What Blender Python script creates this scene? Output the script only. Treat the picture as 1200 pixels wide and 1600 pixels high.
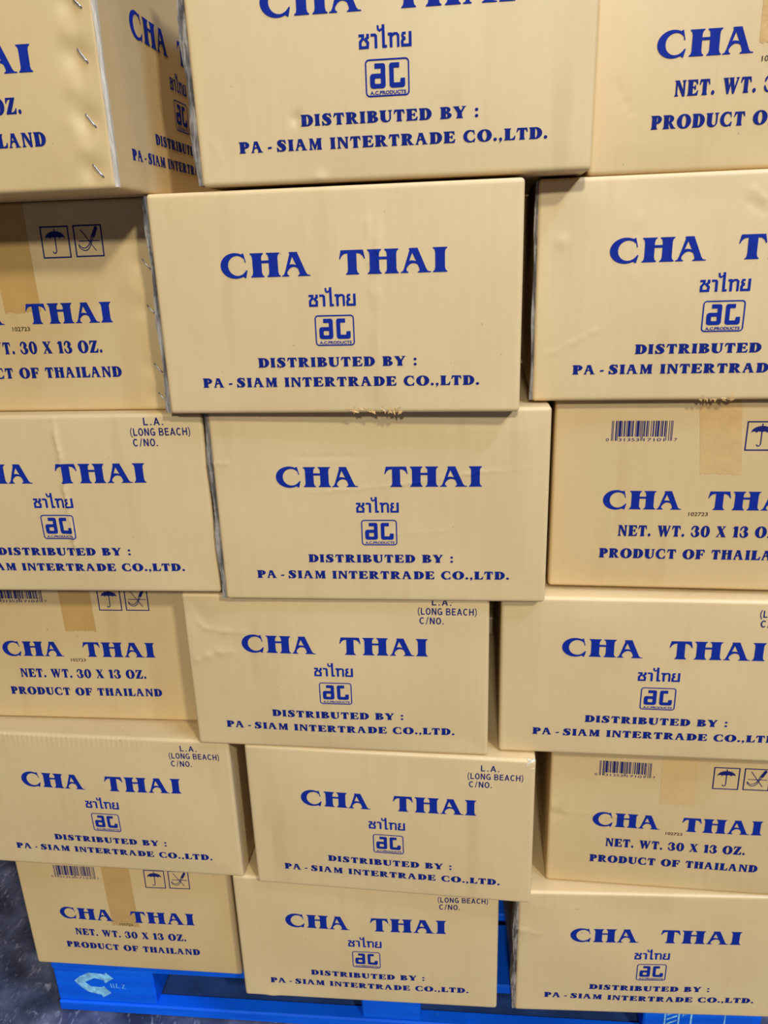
import bpy, math, random
import numpy as np
from mathutils import Vector
from mathutils.geometry import delaunay_2d_cdt

for o in list(bpy.data.objects):
    bpy.data.objects.remove(o)
scene = bpy.context.scene
COL = scene.collection

# ------------------------------------------------------------------ camera
CAM_Z = 1.3953
F_PX, PITCH, ROLL = 1194.36, 0.32891, -0.03396
cd = bpy.data.cameras.new('camera')
cd.sensor_fit = 'HORIZONTAL'
cd.sensor_width = 36.0
cd.lens = 36.0 * F_PX / 1200.0
cd.clip_start = 0.02
cam = bpy.data.objects.new('camera', cd)
COL.objects.link(cam)
_c, _s = math.cos(PITCH), math.sin(PITCH)
fw = Vector((0, _c, -_s)); up0 = Vector((0, _s, _c)); rt0 = Vector((1, 0, 0))
rt = rt0 * math.cos(ROLL) + up0 * math.sin(ROLL)
up = up0 * math.cos(ROLL) - rt0 * math.sin(ROLL)
from mathutils import Matrix
cam.matrix_world = Matrix(((rt.x, up.x, -fw.x, 0), (rt.y, up.y, -fw.y, 0), (rt.z, up.z, -fw.z, CAM_Z), (0, 0, 0, 1)))
scene.camera = cam

# ------------------------------------------------------------------ view, world, lamps
scene.view_settings.view_transform = 'Standard'
scene.view_settings.look = 'None'
scene.view_settings.exposure = 0.0
scene.view_settings.gamma = 1.0
scene.view_settings.use_curve_mapping = False
w = bpy.data.worlds.new('world'); scene.world = w
w.use_nodes = True
w.node_tree.nodes['Background'].inputs['Color'].default_value = (1.0, 0.97, 0.93, 1)
w.node_tree.nodes['Background'].inputs['Strength'].default_value = 0.05

def lamp(name, loc, size, power, color, target=(0, 1.0, 1.2), sy=None):
    ld = bpy.data.lights.new(name, 'AREA')
    ld.shape = 'RECTANGLE'; ld.size = size; ld.size_y = sy or size
    ld.energy = power; ld.color = color
    o = bpy.data.objects.new(name, ld); COL.objects.link(o)
    o.location = loc
    o.rotation_euler = (Vector(target) - Vector(loc)).to_track_quat('-Z', 'Y').to_euler()
    return o

lamp('ceiling_lamp_aisle', (2.8, -4.2, 5.2), 0.5, 275, (1.0, 0.98, 0.89))
lamp('ceiling_lamp_far_aisle', (-0.8, -7.6, 5.4), 0.6, 430, (1.0, 0.98, 0.88))
lamp('ceiling_lamp_overhead', (2.6, -1.2, 5.4), 1.2, 82, (0.55, 0.96, 2.0), sy=0.3)
lamp('fill_lamp_above', (0.4, 0.5, 6.2), 1.2, 110, (1.0, 0.98, 0.97), sy=0.3)  # added fill without a known fixture, brightens the cartons' top edges

# ------------------------------------------------------------------ materials
def nodes_of(name):
    m = bpy.data.materials.new(name); m.use_nodes = True
    nt = m.node_tree
    return m, nt, nt.nodes, nt.links, nt.nodes['Principled BSDF']

def mat_cardboard(name, c1, c2, rough=0.55):
    m, nt, N, Lk, b = nodes_of(name)
    tc = N.new('ShaderNodeTexCoord'); oi = N.new('ShaderNodeObjectInfo')
    add = N.new('ShaderNodeVectorMath'); add.operation = 'ADD'
    mulr = N.new('ShaderNodeVectorMath'); mulr.operation = 'SCALE'; mulr.inputs['Scale'].default_value = 37.0
    cmb = N.new('ShaderNodeCombineXYZ')
    for i in range(3): Lk.new(oi.outputs['Random'], cmb.inputs[i])
    Lk.new(cmb.outputs[0], mulr.inputs[0])
    Lk.new(tc.outputs['Object'], add.inputs[0]); Lk.new(mulr.outputs[0], add.inputs[1])
    # broad mottling
    n1 = N.new('ShaderNodeTexNoise'); n1.inputs['Scale'].default_value = 7; n1.inputs['Detail'].default_value = 4
    Lk.new(add.outputs[0], n1.inputs['Vector'])
    # vertical streaks from the flutes
    mp = N.new('ShaderNodeMapping'); mp.inputs['Scale'].default_value = (1, 1, 0.035)
    Lk.new(add.outputs[0], mp.inputs['Vector'])
    n2 = N.new('ShaderNodeTexNoise'); n2.inputs['Scale'].default_value = 130; n2.inputs['Detail'].default_value = 3
    Lk.new(mp.outputs[0], n2.inputs['Vector'])
    # fine paper fibre
    n3 = N.new('ShaderNodeTexNoise'); n3.inputs['Scale'].default_value = 900; n3.inputs['Detail'].default_value = 2
    Lk.new(add.outputs[0], n3.inputs['Vector'])
    mx = N.new('ShaderNodeMath'); mx.operation = 'MULTIPLY_ADD'; mx.inputs[1].default_value = 0.5
    Lk.new(n1.outputs['Fac'], mx.inputs[0])
    m2 = N.new('ShaderNodeMath'); m2.operation = 'MULTIPLY'; m2.inputs[1].default_value = 0.24
    Lk.new(n2.outputs['Fac'], m2.inputs[0]); Lk.new(m2.outputs[0], mx.inputs[2])
    m3 = N.new('ShaderNodeMath'); m3.operation = 'MULTIPLY_ADD'; m3.inputs[1].default_value = 0.15
    Lk.new(n3.outputs['Fac'], m3.inputs[0]); Lk.new(mx.outputs[0], m3.inputs[2])
    r = N.new('ShaderNodeValToRGB')
    r.color_ramp.elements[0].position = 0.31; r.color_ramp.elements[0].color = (*c2, 1)
    r.color_ramp.elements[1].position = 0.59; r.color_ramp.elements[1].color = (*c1, 1)
    Lk.new(m3.outputs[0], r.inputs[0])
    # sparse little dirt flecks
    n4 = N.new('ShaderNodeTexNoise'); n4.inputs['Scale'].default_value = 120; n4.inputs['Detail'].default_value = 1
    Lk.new(add.outputs[0], n4.inputs['Vector'])
    r4 = N.new('ShaderNodeValToRGB')
    r4.color_ramp.elements[0].position = 0.80; r4.color_ramp.elements[0].color = (0, 0, 0, 1)
    r4.color_ramp.elements[1].position = 0.83; r4.color_ramp.elements[1].color = (0.45, 0.45, 0.45, 1)
    Lk.new(n4.outputs['Fac'], r4.inputs[0])
    mix = N.new('ShaderNodeMix'); mix.data_type = 'RGBA'
    Lk.new(r4.outputs[0], mix.inputs['Factor']); Lk.new(r.outputs[0], mix.inputs['A'])
    mix.inputs['B'].default_value = (0.16, 0.10, 0.05, 1)
    mp5 = N.new('ShaderNodeMapping'); mp5.inputs['Scale'].default_value = (1, 1, 0.16)
    Lk.new(add.outputs[0], mp5.inputs['Vector'])
    n5 = N.new('ShaderNodeTexNoise'); n5.inputs['Scale'].default_value = 22; n5.inputs['Detail'].default_value = 3
    Lk.new(mp5.outputs[0], n5.inputs['Vector'])
    r5 = N.new('ShaderNodeValToRGB')
    r5.color_ramp.elements[0].position = 0.60; r5.color_ramp.elements[0].color = (0, 0, 0, 1)
    r5.color_ramp.elements[1].position = 0.75; r5.color_ramp.elements[1].color = (0.35, 0.35, 0.35, 1)
    Lk.new(n5.outputs['Fac'], r5.inputs[0])
    mx5 = N.new('ShaderNodeMix'); mx5.data_type = 'RGBA'
    Lk.new(r5.outputs[0], mx5.inputs['Factor']); Lk.new(mix.outputs['Result'], mx5.inputs['A'])
    mx5.inputs['B'].default_value = (c2[0] * .82, c2[1] * .74, c2[2] * .62, 1)
    Lk.new(mx5.outputs['Result'], b.inputs['Base Color'])
    b.inputs['Roughness'].default_value = rough
    b.inputs['Specular IOR Level'].default_value = 0.75
    bp = N.new('ShaderNodeBump'); bp.inputs['Strength'].default_value = 0.10; bp.inputs['Distance'].default_value = 0.0015
    Lk.new(m3.outputs[0], bp.inputs['Height']); Lk.new(bp.outputs[0], b.inputs['Normal'])
    return m

def mat_plain(name, col, rough=0.5, spec=0.4, metal=0.0, var=0.0, scale=200, bump=0.0):
    m, nt, N, Lk, b = nodes_of(name)
    b.inputs['Roughness'].default_value = rough
    b.inputs['Specular IOR Level'].default_value = spec
    b.inputs['Metallic'].default_value = metal
    tc = N.new('ShaderNodeTexCoord')
    n = N.new('ShaderNodeTexNoise'); n.inputs['Scale'].default_value = scale; n.inputs['Detail'].default_value = 4
    Lk.new(tc.outputs['Object'], n.inputs['Vector'])
    r = N.new('ShaderNodeValToRGB')
    r.color_ramp.elements[0].position = 0.3; r.color_ramp.elements[1].position = 0.7
    r.color_ramp.elements[0].color = tuple(max(0, c * (1 - var)) for c in col) + (1,)
    r.color_ramp.elements[1].color = tuple(min(1, c * (1 + var)) for c in col) + (1,)
    Lk.new(n.outputs['Fac'], r.inputs[0]); Lk.new(r.outputs[0], b.inputs['Base Color'])
    if bump:
        bp = N.new('ShaderNodeBump'); bp.inputs['Strength'].default_value = bump; bp.inputs['Distance'].default_value = 0.002
        Lk.new(n.outputs['Fac'], bp.inputs['Height']); Lk.new(bp.outputs[0], b.inputs['Normal'])
    return m

CARD_D = mat_cardboard('kraft_cardboard', (0.665, 0.490, 0.245), (0.615, 0.440, 0.21), 0.5)
CARD_P = mat_cardboard('kraft_cardboard_golden', (0.635, 0.450, 0.205), (0.59, 0.405, 0.175), 0.5)
INK = mat_plain('blue_ink', (0.004, 0.020, 0.235), 0.7, 0.12, var=0.12, scale=260)
INK_SMALL = mat_plain('deep_blue_ink', (0.004, 0.014, 0.165), 0.7, 0.12, var=0.15, scale=260)
INK_DARK = mat_plain('dark_blue_ink', (0.010, 0.014, 0.12), 0.7, 0.12, var=0.15, scale=260)
STAMP = mat_plain('brown_stamp_ink', (0.055, 0.035, 0.02), 0.6, 0.2, var=0.6, scale=500)
TAPE = mat_plain('packing_tape', (0.50, 0.30, 0.095), 0.3, 0.5, var=0.05, scale=30, bump=0.08)
TAPE_CLEAR = mat_plain('crinkled_packing_tape', (0.62, 0.395, 0.155), 0.14, 0.7, var=0.05, scale=45, bump=0.9)
TAPE_PALE = mat_plain('pale_packing_tape', (0.60, 0.39, 0.155), 0.35, 0.5, var=0.05, scale=30, bump=0.05)
STEEL = mat_plain('staple_wire', (0.42, 0.42, 0.44), 0.35, 0.5, metal=0.9, var=0.2, scale=300)
TORN = mat_plain('torn_paper', (0.80, 0.76, 0.68), 0.8, 0.2, var=0.12, scale=300)

def mat_cut_edge(name, c1, c2, scale):
    m, nt, N, Lk, b = nodes_of(name)
    tc = N.new('ShaderNodeTexCoord')
    mp = N.new('ShaderNodeMapping'); mp.inputs['Scale'].default_value = (1.0, 1.0, 0.12)
    Lk.new(tc.outputs['Object'], mp.inputs['Vector'])
    n = N.new('ShaderNodeTexNoise'); n.inputs['Scale'].default_value = scale; n.inputs['Detail'].default_value = 5
    Lk.new(mp.outputs[0], n.inputs['Vector'])
    r = N.new('ShaderNodeValToRGB')
    r.color_ramp.elements[0].position = 0.38; r.color_ramp.elements[0].color = (*c2, 1)
    r.color_ramp.elements[1].position = 0.62; r.color_ramp.elements[1].color = (*c1, 1)
    Lk.new(n.outputs['Fac'], r.inputs[0]); Lk.new(r.outputs[0], b.inputs['Base Color'])
    b.inputs['Roughness'].default_value = 0.8
    bp = N.new('ShaderNodeBump'); bp.inputs['Strength'].default_value = 0.6; bp.inputs['Distance'].default_value = 0.002
    Lk.new(n.outputs['Fac'], bp.inputs['Height']); Lk.new(bp.outputs[0], b.inputs['Normal'])
    return m
CUT = mat_cut_edge('cut_board_edge', (0.30, 0.255, 0.205), (0.055, 0.045, 0.038), 260)
CUT_LIGHT = mat_cut_edge('pale_cut_board_edge', (0.60, 0.535, 0.43), (0.42, 0.36, 0.27), 500)

def mat_pallet():
    m, nt, N, Lk, b = nodes_of('blue_pallet_paint')
    tc = N.new('ShaderNodeTexCoord')
    mp = N.new('ShaderNodeMapping'); mp.inputs['Scale'].default_value = (0.6, 0.6, 6)
    Lk.new(tc.outputs['Object'], mp.inputs['Vector'])
    n = N.new('ShaderNodeTexNoise'); n.inputs['Scale'].default_value = 9; n.inputs['Detail'].default_value = 7
    Lk.new(mp.outputs[0], n.inputs['Vector'])
    r = N.new('ShaderNodeValToRGB')
    r.color_ramp.elements[0].position = 0.25; r.color_ramp.elements[0].color = (0.001, 0.075, 0.62, 1)
    r.color_ramp.elements[1].position = 0.75; r.color_ramp.elements[1].color = (0.002, 0.14, 0.88, 1)
    Lk.new(n.outputs['Fac'], r.inputs[0])
    n2 = N.new('ShaderNodeTexNoise'); n2.inputs['Scale'].default_value = 38; n2.inputs['Detail'].default_value = 8; n2.inputs['Roughness'].default_value = 0.7
    Lk.new(mp.outputs[0], n2.inputs['Vector'])
    r2 = N.new('ShaderNodeValToRGB')
    r2.color_ramp.elements[0].position = 0.66; r2.color_ramp.elements[0].color = (0, 0, 0, 1)
    r2.color_ramp.elements[1].position = 0.74; r2.color_ramp.elements[1].color = (0.45, 0.45, 0.45, 1)
    Lk.new(n2.outputs['Fac'], r2.inputs[0])
    mix = N.new('ShaderNodeMix'); mix.data_type = 'RGBA'
    Lk.new(r2.outputs[0], mix.inputs['Factor']); Lk.new(r.outputs[0], mix.inputs['A'])
    mix.inputs['B'].default_value = (0.10, 0.28, 0.62, 1)
    Lk.new(mix.outputs['Result'], b.inputs['Base Color'])
    b.inputs['Roughness'].default_value = 0.6
    b.inputs['Specular IOR Level'].default_value = 0.15
    bp = N.new('ShaderNodeBump'); bp.inputs['Strength'].default_value = 0.25; bp.inputs['Distance'].default_value = 0.002
    Lk.new(n.outputs['Fac'], bp.inputs['Height']); Lk.new(bp.outputs[0], b.inputs['Normal'])
    return m
PALLET = mat_pallet()
CHALK = mat_plain('pale_stencil_paint', (0.22, 0.52, 0.86), 0.7, 0.2, var=0.40, scale=120)

def mat_floor():
    m, nt, N, Lk, b = nodes_of('dark_scuffed_concrete')
    tc = N.new('ShaderNodeTexCoord')
    n = N.new('ShaderNodeTexNoise'); n.inputs['Scale'].default_value = 9; n.inputs['Detail'].default_value = 8; n.inputs['Roughness'].default_value = 0.62
    Lk.new(tc.outputs['Object'], n.inputs['Vector'])
    r = N.new('ShaderNodeValToRGB')
    e = r.color_ramp.elements
    e[0].position = 0.36; e[0].color = (0.026, 0.029, 0.052, 1)
    e[1].position = 0.66; e[1].color = (0.15, 0.16, 0.25, 1)
    k = r.color_ramp.elements.new(0.5); k.color = (0.068, 0.074, 0.125, 1)
    Lk.new(n.outputs['Fac'], r.inputs[0])
    # pale scuffs
    mp = N.new('ShaderNodeMapping'); mp.inputs['Scale'].default_value = (1.0, 0.45, 1); mp.inputs['Rotation'].default_value = (0, 0, 0.6)
    Lk.new(tc.outputs['Object'], mp.inputs['Vector'])
    n2 = N.new('ShaderNodeTexNoise'); n2.inputs['Scale'].default_value = 75; n2.inputs['Detail'].default_value = 5; n2.inputs['Roughness'].default_value = 0.6
    n2.inputs['Distortion'].default_value = 0.8
    Lk.new(mp.outputs[0], n2.inputs['Vector'])
    r2 = N.new('ShaderNodeValToRGB')
    r2.color_ramp.elements[0].position = 0.57; r2.color_ramp.elements[0].color = (0, 0, 0, 1)
    r2.color_ramp.elements[1].position = 0.78; r2.color_ramp.elements[1].color = (0.8, 0.8, 0.8, 1)
    Lk.new(n2.outputs['Fac'], r2.inputs[0])
    mix = N.new('ShaderNodeMix'); mix.data_type = 'RGBA'
    Lk.new(r2.outputs[0], mix.inputs['Factor']); Lk.new(r.outputs[0], mix.inputs['A'])
    mix.inputs['B'].default_value = (0.42, 0.44, 0.54, 1)
    Lk.new(mix.outputs['Result'], b.inputs['Base Color'])
    b.inputs['Roughness'].default_value = 0.42
    b.inputs['Specular IOR Level'].default_value = 0.5
    bp = N.new('ShaderNodeBump'); bp.inputs['Strength'].default_value = 0.15; bp.inputs['Distance'].default_value = 0.003
    Lk.new(n2.outputs['Fac'], bp.inputs['Height']); Lk.new(bp.outputs[0], b.inputs['Normal'])
    return m
FLOOR = mat_floor()

# ------------------------------------------------------------------ mesh helpers
def mesh_obj(name, verts, faces, m, parent=None, smooth=False, loc=(0, 0, 0)):
    me = bpy.data.meshes.new(name)
    me.from_pydata([tuple(v) for v in verts], [], [tuple(f) for f in faces])
    me.materials.append(m)
    if smooth:
        me.polygons.foreach_set('use_smooth', [True] * len(me.polygons))
    me.update()
    o = bpy.data.objects.new(name, me); COL.objects.link(o)
    o.location = loc
    if parent: o.parent = parent
    return o

def empty(name, loc, rz=0.0):
    o = bpy.data.objects.new(name, None); COL.objects.link(o)
    o.location = loc; o.rotation_euler = (0, 0, rz); o.empty_display_size = 0.05
    return o

def box_geo(x0, x1, y0, y1, z0, z1, c=0.003):
    """closed box with chamfered edges"""
    V = []; Fq = []
    import itertools
    idx = {}
    lo = (x0, y0, z0); hi = (x1, y1, z1)
    for sx, sy, sz in itertools.product((0, 1), repeat=3):
        s = (sx, sy, sz)
        for ax in range(3):
            p = []
            for k in range(3):
                q = hi[k] if s[k] else lo[k]
                if k != ax: q += -c if s[k] else c
                p.append(q)
            idx[(s, ax)] = len(V); V.append(tuple(p))
    def q(*k): Fq.append([idx[i] for i in k])
    for ax in range(3):
        a, b_ = [k for k in range(3) if k != ax]
        for sv in (0, 1):
            ring = []
            for (i, j) in ((0, 0), (1, 0), (1, 1), (0, 1)):
                s = [0, 0, 0]; s[ax] = sv; s[a] = i; s[b_] = j
                ring.append(idx[(tuple(s), ax)])
            Fq.append(ring)
    for ax in range(3):       # edges along ax
        a, b_ = [k for k in range(3) if k != ax]
        for i in (0, 1):
            for j in (0, 1):
                s0 = [0, 0, 0]; s0[a] = i; s0[b_] = j; s1 = list(s0); s1[ax] = 1
                s0 = tuple(s0); s1 = tuple(s1)
                q((s0, a), (s1, a), (s1, b_), (s0, b_))
    for s in itertools.product((0, 1), repeat=3):
        Fq.append([idx[(s, 0)], idx[(s, 1)], idx[(s, 2)]])
    return V, Fq

def fix_normals(o):
    import bmesh
    bm = bmesh.new(); bm.from_mesh(o.data)
    bmesh.ops.recalc_face_normals(bm, faces=bm.faces)
    bm.to_mesh(o.data); bm.free()

def solid(name, boxes, m, parent=None):
    V = []; Fq = []
    for b in boxes:
        v, f = box_geo(*b)
        k = len(V); V += v; Fq += [[i + k for i in ff] for ff in f]
    o = mesh_obj(name, V, Fq, m, parent)
    fix_normals(o)
    return o

# ------------------------------------------------------------------ the lettering: hand-drawn serif glyphs
def arc(cx, cy, rx, ry, a0, a1, n=14):
    return [(cx + rx * math.cos(math.radians(a0 + (a1 - a0) * i / n)), cy + ry * math.sin(math.radians(a0 + (a1 - a0) * i / n))) for i in range(n + 1)]

def stem(x0, x1, y0=0.0, y1=1.0, b=True, t=True, s=0.085):
    P = []
    P += [(x0 - s, y0), (x1 + s, y0), (x1 + s, y0 + .035), (x1 + s * .3, y0 + .09), (x1, y0 + .2)] if b else [(x0, y0), (x1, y0)]
    P += [(x1, y1 - .2), (x1 + s * .3, y1 - .09), (x1 + s, y1 - .035), (x1 + s, y1), (x0 - s, y1), (x0 - s, y1 - .035), (x0 - s * .3, y1 - .09), (x0, y1 - .2)] if t else [(x1, y1), (x0, y1)]
    if b: P += [(x0, y0 + .2), (x0 - s * .3, y0 + .09), (x0 - s, y0 + .035)]
    return P

def bowl(x0, cx, cy, ox, oy, ix, iy):
    return [(x0, cy - oy)] + arc(cx, cy, ox, oy, -90, 90, 18) + [(x0, cy + oy), (x0, cy + iy)] + arc(cx, cy, ix, iy, 90, -90, 14) + [(x0, cy - iy)]

def ring(cx, cy, ox, oy, ix, iy):
    return [arc(cx, cy, ox, oy, -90, 90, 20) + arc(cx, cy, ix, iy, 90, -90, 16),
            arc(cx, cy, ox, oy, 90, 270, 20) + arc(cx, cy, ix, iy, 270, 90, 16)]

def smooth_pts(P, n=6):
    P = [np.array(p, float) for p in P]; out = []
    for i in range(len(P) - 1):
        p0 = P[max(i - 1, 0)]; p1 = P[i]; p2 = P[i + 1]; p3 = P[min(i + 2, len(P) - 1)]
        for k in range(n):
            t = k / n
            out.append(.5 * ((2 * p1) + (-p0 + p2) * t + (2 * p0 - 5 * p1 + 4 * p2 - p3) * t * t + (-p0 + 3 * p1 - 3 * p2 + p3) * t ** 3))
    out.append(P[-1])
    return out

def stroke(P, w, smooth=False):
    """strip polygons along P; P entries (x, y) or (x, y, width)"""
    P = [tuple(p) + ((w,) if len(p) == 2 else ()) for p in P]
    if smooth: P = [tuple(q) for q in smooth_pts(P)]
    L = []; R = []
    n = len(P)
    for i in range(n):
        a = np.array(P[max(i - 1, 0)][:2]); b = np.array(P[i][:2]); c = np.array(P[min(i + 1, n - 1)][:2])
        d1 = b - a; d2 = c - b
        l1 = np.hypot(*d1); l2 = np.hypot(*d2)
        t = (d1 / l1 if l1 > 1e-9 else 0) + (d2 / l2 if l2 > 1e-9 else 0)
        t = t / max(np.hypot(*t), 1e-9)
        nn = np.array([-t[1], t[0]])
        k = 1.0
        if l1 > 1e-9 and l2 > 1e-9:
            k = 1.0 / max(0.55, abs(float(np.dot(nn, np.array([-d1[1], d1[0]]) / l1))))
        h = P[i][2] * .5 * k
        L.append(tuple(b + nn * h)); R.append(tuple(b - nn * h))
    return [[L[i], L[i + 1], R[i + 1], R[i]] for i in range(n - 1)]

def dot(cx, cy, r): return [arc(cx, cy, r, r, 0, 340, 17)]

A_ = (1.22, [[(.36, 1), (.69, 1), (.69, .97), (1.02, .14), (1.08, .06), (1.2, .035), (1.2, 0), (.67, 0), (.67, .035), (.74, .07), (.745, .15), (.69, .3), (.46, .82)],
             [(.36, 1), (.33, .97), (.36, .92), (.14, .2), (.08, .07), (0, .035), (0, 0), (.31, 0), (.31, .035), (.245, .07), (.23, .15), (.29, .33), (.46, .8), (.5, 1)],
             smooth_pts([(.27, .40), (.36, .49), (.5, .495), (.65, .45), (.76, .40)]) + smooth_pts([(.76, .22), (.70, .30), (.60, .37), (.46, .385), (.34, .32), (.26, .22)])])
C_ = (1.0, [arc(.52, .5, .52, .535, 62, 300, 26) + [(.88, -.03), (.95, .30), (.915, .315)] + arc(.60, .5, .33, .415, -42, -180, 14)[0:] + arc(.60, .5, .33, .415, 180, 40, 14) + [(.88, .62), (.915, .635), (.84, 1.02), (.8, 1.0)]])
G = {
 'A': A_,
 'C': C_,
 'H': (1.16, [stem(.09, .44), stem(.72, 1.07), [(.3, .58), (.85, .58), (.85, .69), (.3, .69)]]),
 'I': (.52, [stem(.085, .435)]),
 'T': (1.02, [stem(.335, .685, t=False), [(.07, 1.0), (0, .65), (.035, .63), (.1, .76), (.2, .845), (.335, .87), (.685, .87), (.82, .845), (.92, .76), (.985, .63), (1.02, .65), (.95, 1.0)]]),
 'D': (1.02, [stem(.09, .44), bowl(.3, .47, .5, .54, .5, .20, .41)]),
 'P': (.88, [stem(.09, .44), bowl(.3, .46, .70, .41, .30, .11, .205)]),
 'R': (1.04, [stem(.09, .44), bowl(.3, .47, .72, .41, .28, .11, .19), [(.40, .50), (.62, .52), (.74, .36), (.92, .10), (1.06, .035), (1.06, 0), (.74, 0), (.68, .06), (.5, .42)]]),
 'B': (.92, [stem(.09, .44), bowl(.3, .47, .76, .35, .24, .10, .15), bowl(.3, .47, .275, .44, .275, .14, .18)]),
 'E': (.92, [stem(.09, .44), [(.3, 1), (.84, 1), (.88, .70), (.845, .69), (.76, .83), (.6, .89), (.3, .89)], [(.3, .565), (.6, .565), (.68, .66), (.71, .66), (.71, .36), (.68, .36), (.6, .465), (.3, .465)], [(.3, 0), (.87, 0), (.93, .32), (.895, .33), (.80, .18), (.62, .11), (.3, .11)]]),
 'F': (.88, [stem(.09, .44), [(.3, 1), (.84, 1), (.88, .68), (.845, .67), (.76, .83), (.6, .89), (.3, .89)], [(.3, .565), (.6, .565), (.68, .66), (.71, .66), (.71, .34), (.68, .34), (.6, .455), (.3, .455)]]),
 'L': (.86, [stem(.09, .44), [(.3, 0), (.83, 0), (.89, .36), (.855, .37), (.77, .19), (.6, .11), (.3, .11)]]),
 'N': (1.16, [stem(.12, .26, t=False, s=.11), [(0, 1), (.42, 1), (1.05, .12), (1.05, -.02), (.86, -.02), (.2, .9), (0, .965)], stem(.91, 1.05, b=False, s=.11)]),
 'M': (1.36, [stem(.13, .26, t=False, s=.11), [(.02, 1), (.38, 1), (.74, .20), (.64, 0), (.58, 0), (.2, .9), (.02, .965)], [(.60, 0), (.66, 0), (.98, .8), (1.0, 1), (.92, 1), (.6, .22)], stem(.92, 1.26), [(.92, 1), (1.1, 1), (1.0, .7), (.92, .7)]]),
 'O': (1.06, ring(.53, .5, .53, .53, .20, .43)),
 'U': (1.04, [stem(.09, .44, .3, 1, b=False), [(.09, .36)] + arc(.505, .36, .415, .385, 180, 360, 20) + [(.83, .36)] + arc(.635, .36, .195, .26, 360, 180, 14), stem(.83, .92, .3, 1, b=False, s=.11)]),
 'W': (1.52, [[(0, 1), (.47, 1), (.47, .965), (.40, .93), (.60, .25), (.52, 0), (.42, -.02), (.07, .93), (0, .965)], [(.42, -.02), (.52, -.02), (.80, .93), (.72, .93)], [(.55, 1), (1.0, 1), (1.0, .965), (.93, .93), (1.1, .25), (1.04, -.02), (.94, -.02), (.62, .93), (.55, .965)], [(.94, -.02), (1.04, -.02), (1.42, .93), (1.5, .965), (1.5, 1), (1.22, 1), (1.22, .965), (1.32, .93)]]),
 'X': (1.08, [[(.02, 1), (.50, 1), (.50, .965), (.45, .93), (1.0, .07), (1.08, .035), (1.08, 0), (.58, 0), (.58, .035), (.62, .07), (.09, .93), (.02, .965)], [(.66, 1), (1.02, 1), (1.02, .965), (.92, .93), (.18, .07), (.34, .035), (.34, 0), (0, 0), (0, .035), (.09, .07), (.82, .93), (.66, .965)]]),
 'Y': (1.04, [stem(.35, .69, 0, .5, t=False), [(0, 1), (.47, 1), (.47, .965), (.41, .93), (.69, .5), (.69, .4), (.35, .4), (.35, .48), (.08, .93), (0, .965)], [(.70, 1), (1.04, 1), (1.04, .965), (.95, .93), (.66, .42), (.56, .46), (.83, .93), (.70, .965)]]),
 'Z': (.96, [[(.55, .93), (.90, 1.0), (.90, .95), (.40, .06), (.02, 0), (.02, .06)], [(.1, 1), (.9, 1), (.9, .89), (.34, .89), (.18, .82), (.09, .66), (.05, .67)], [(.02, 0), (.90, 0), (.95, .35), (.915, .36), (.80, .18), (.62, .11), (.02, .11)]]),
 '0': (.90, ring(.45, .5, .45, .53, .15, .43)),
 '1': (.60, [stem(.16, .48, 0, 1, t=False), [(.16, 1), (.48, 1), (.48, .8), (.16, .78), (.0, .80), (0, .84), (.1, .9)]]),
 '3': (.86, [bowl(.36, .38, .755, .38, .265, .06, .165), bowl(.36, .38, .27, .46, .30, .12, .20), arc(.38, .70, .36, .33, 90, 175, 8) + [(.02, .62), (.06, .62)] + arc(.40, .70, .26, .22, 160, 90, 8), arc(.38, .30, .38, .33, 270, 185, 8) + [(.0, .40), (.05, .40)] + arc(.40, .30, .26, .23, 200, 270, 8)]),
 'S': (.88, stroke([(.76, .80, .06), (.66, .90, .10), (.50, .955, .12), (.34, .92, .2), (.245, .78, .31), (.31, .63, .34), (.46, .52, .37), (.58, .40, .36), (.63, .24, .33), (.54, .10, .2), (.38, .045, .12), (.22, .09, .10), (.12, .2, .06)], .2, True) + [[(.70, 1.02), (.74, 1.02), (.82, .67), (.785, .66), (.66, .86)], [(.06, -.02), (.12, -.02), (.22, .12), (.08, .36), (.04, .35)]]),
 '.': (.30, dot(.15, .13, .145)),
 ':': (.30, dot(.15, .14, .14) + dot(.15, .66, .14)),
 ',': (.30, dot(.15, .13, .135) + [[(.28, .14), (.24, -.02), (.06, -.2), (.02, -.17), (.12, -.02), (.15, .1)]]),
 '-': (.42, [[(.02, .26), (.40, .30), (.40, .47), (.02, .43)]]),
}

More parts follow.
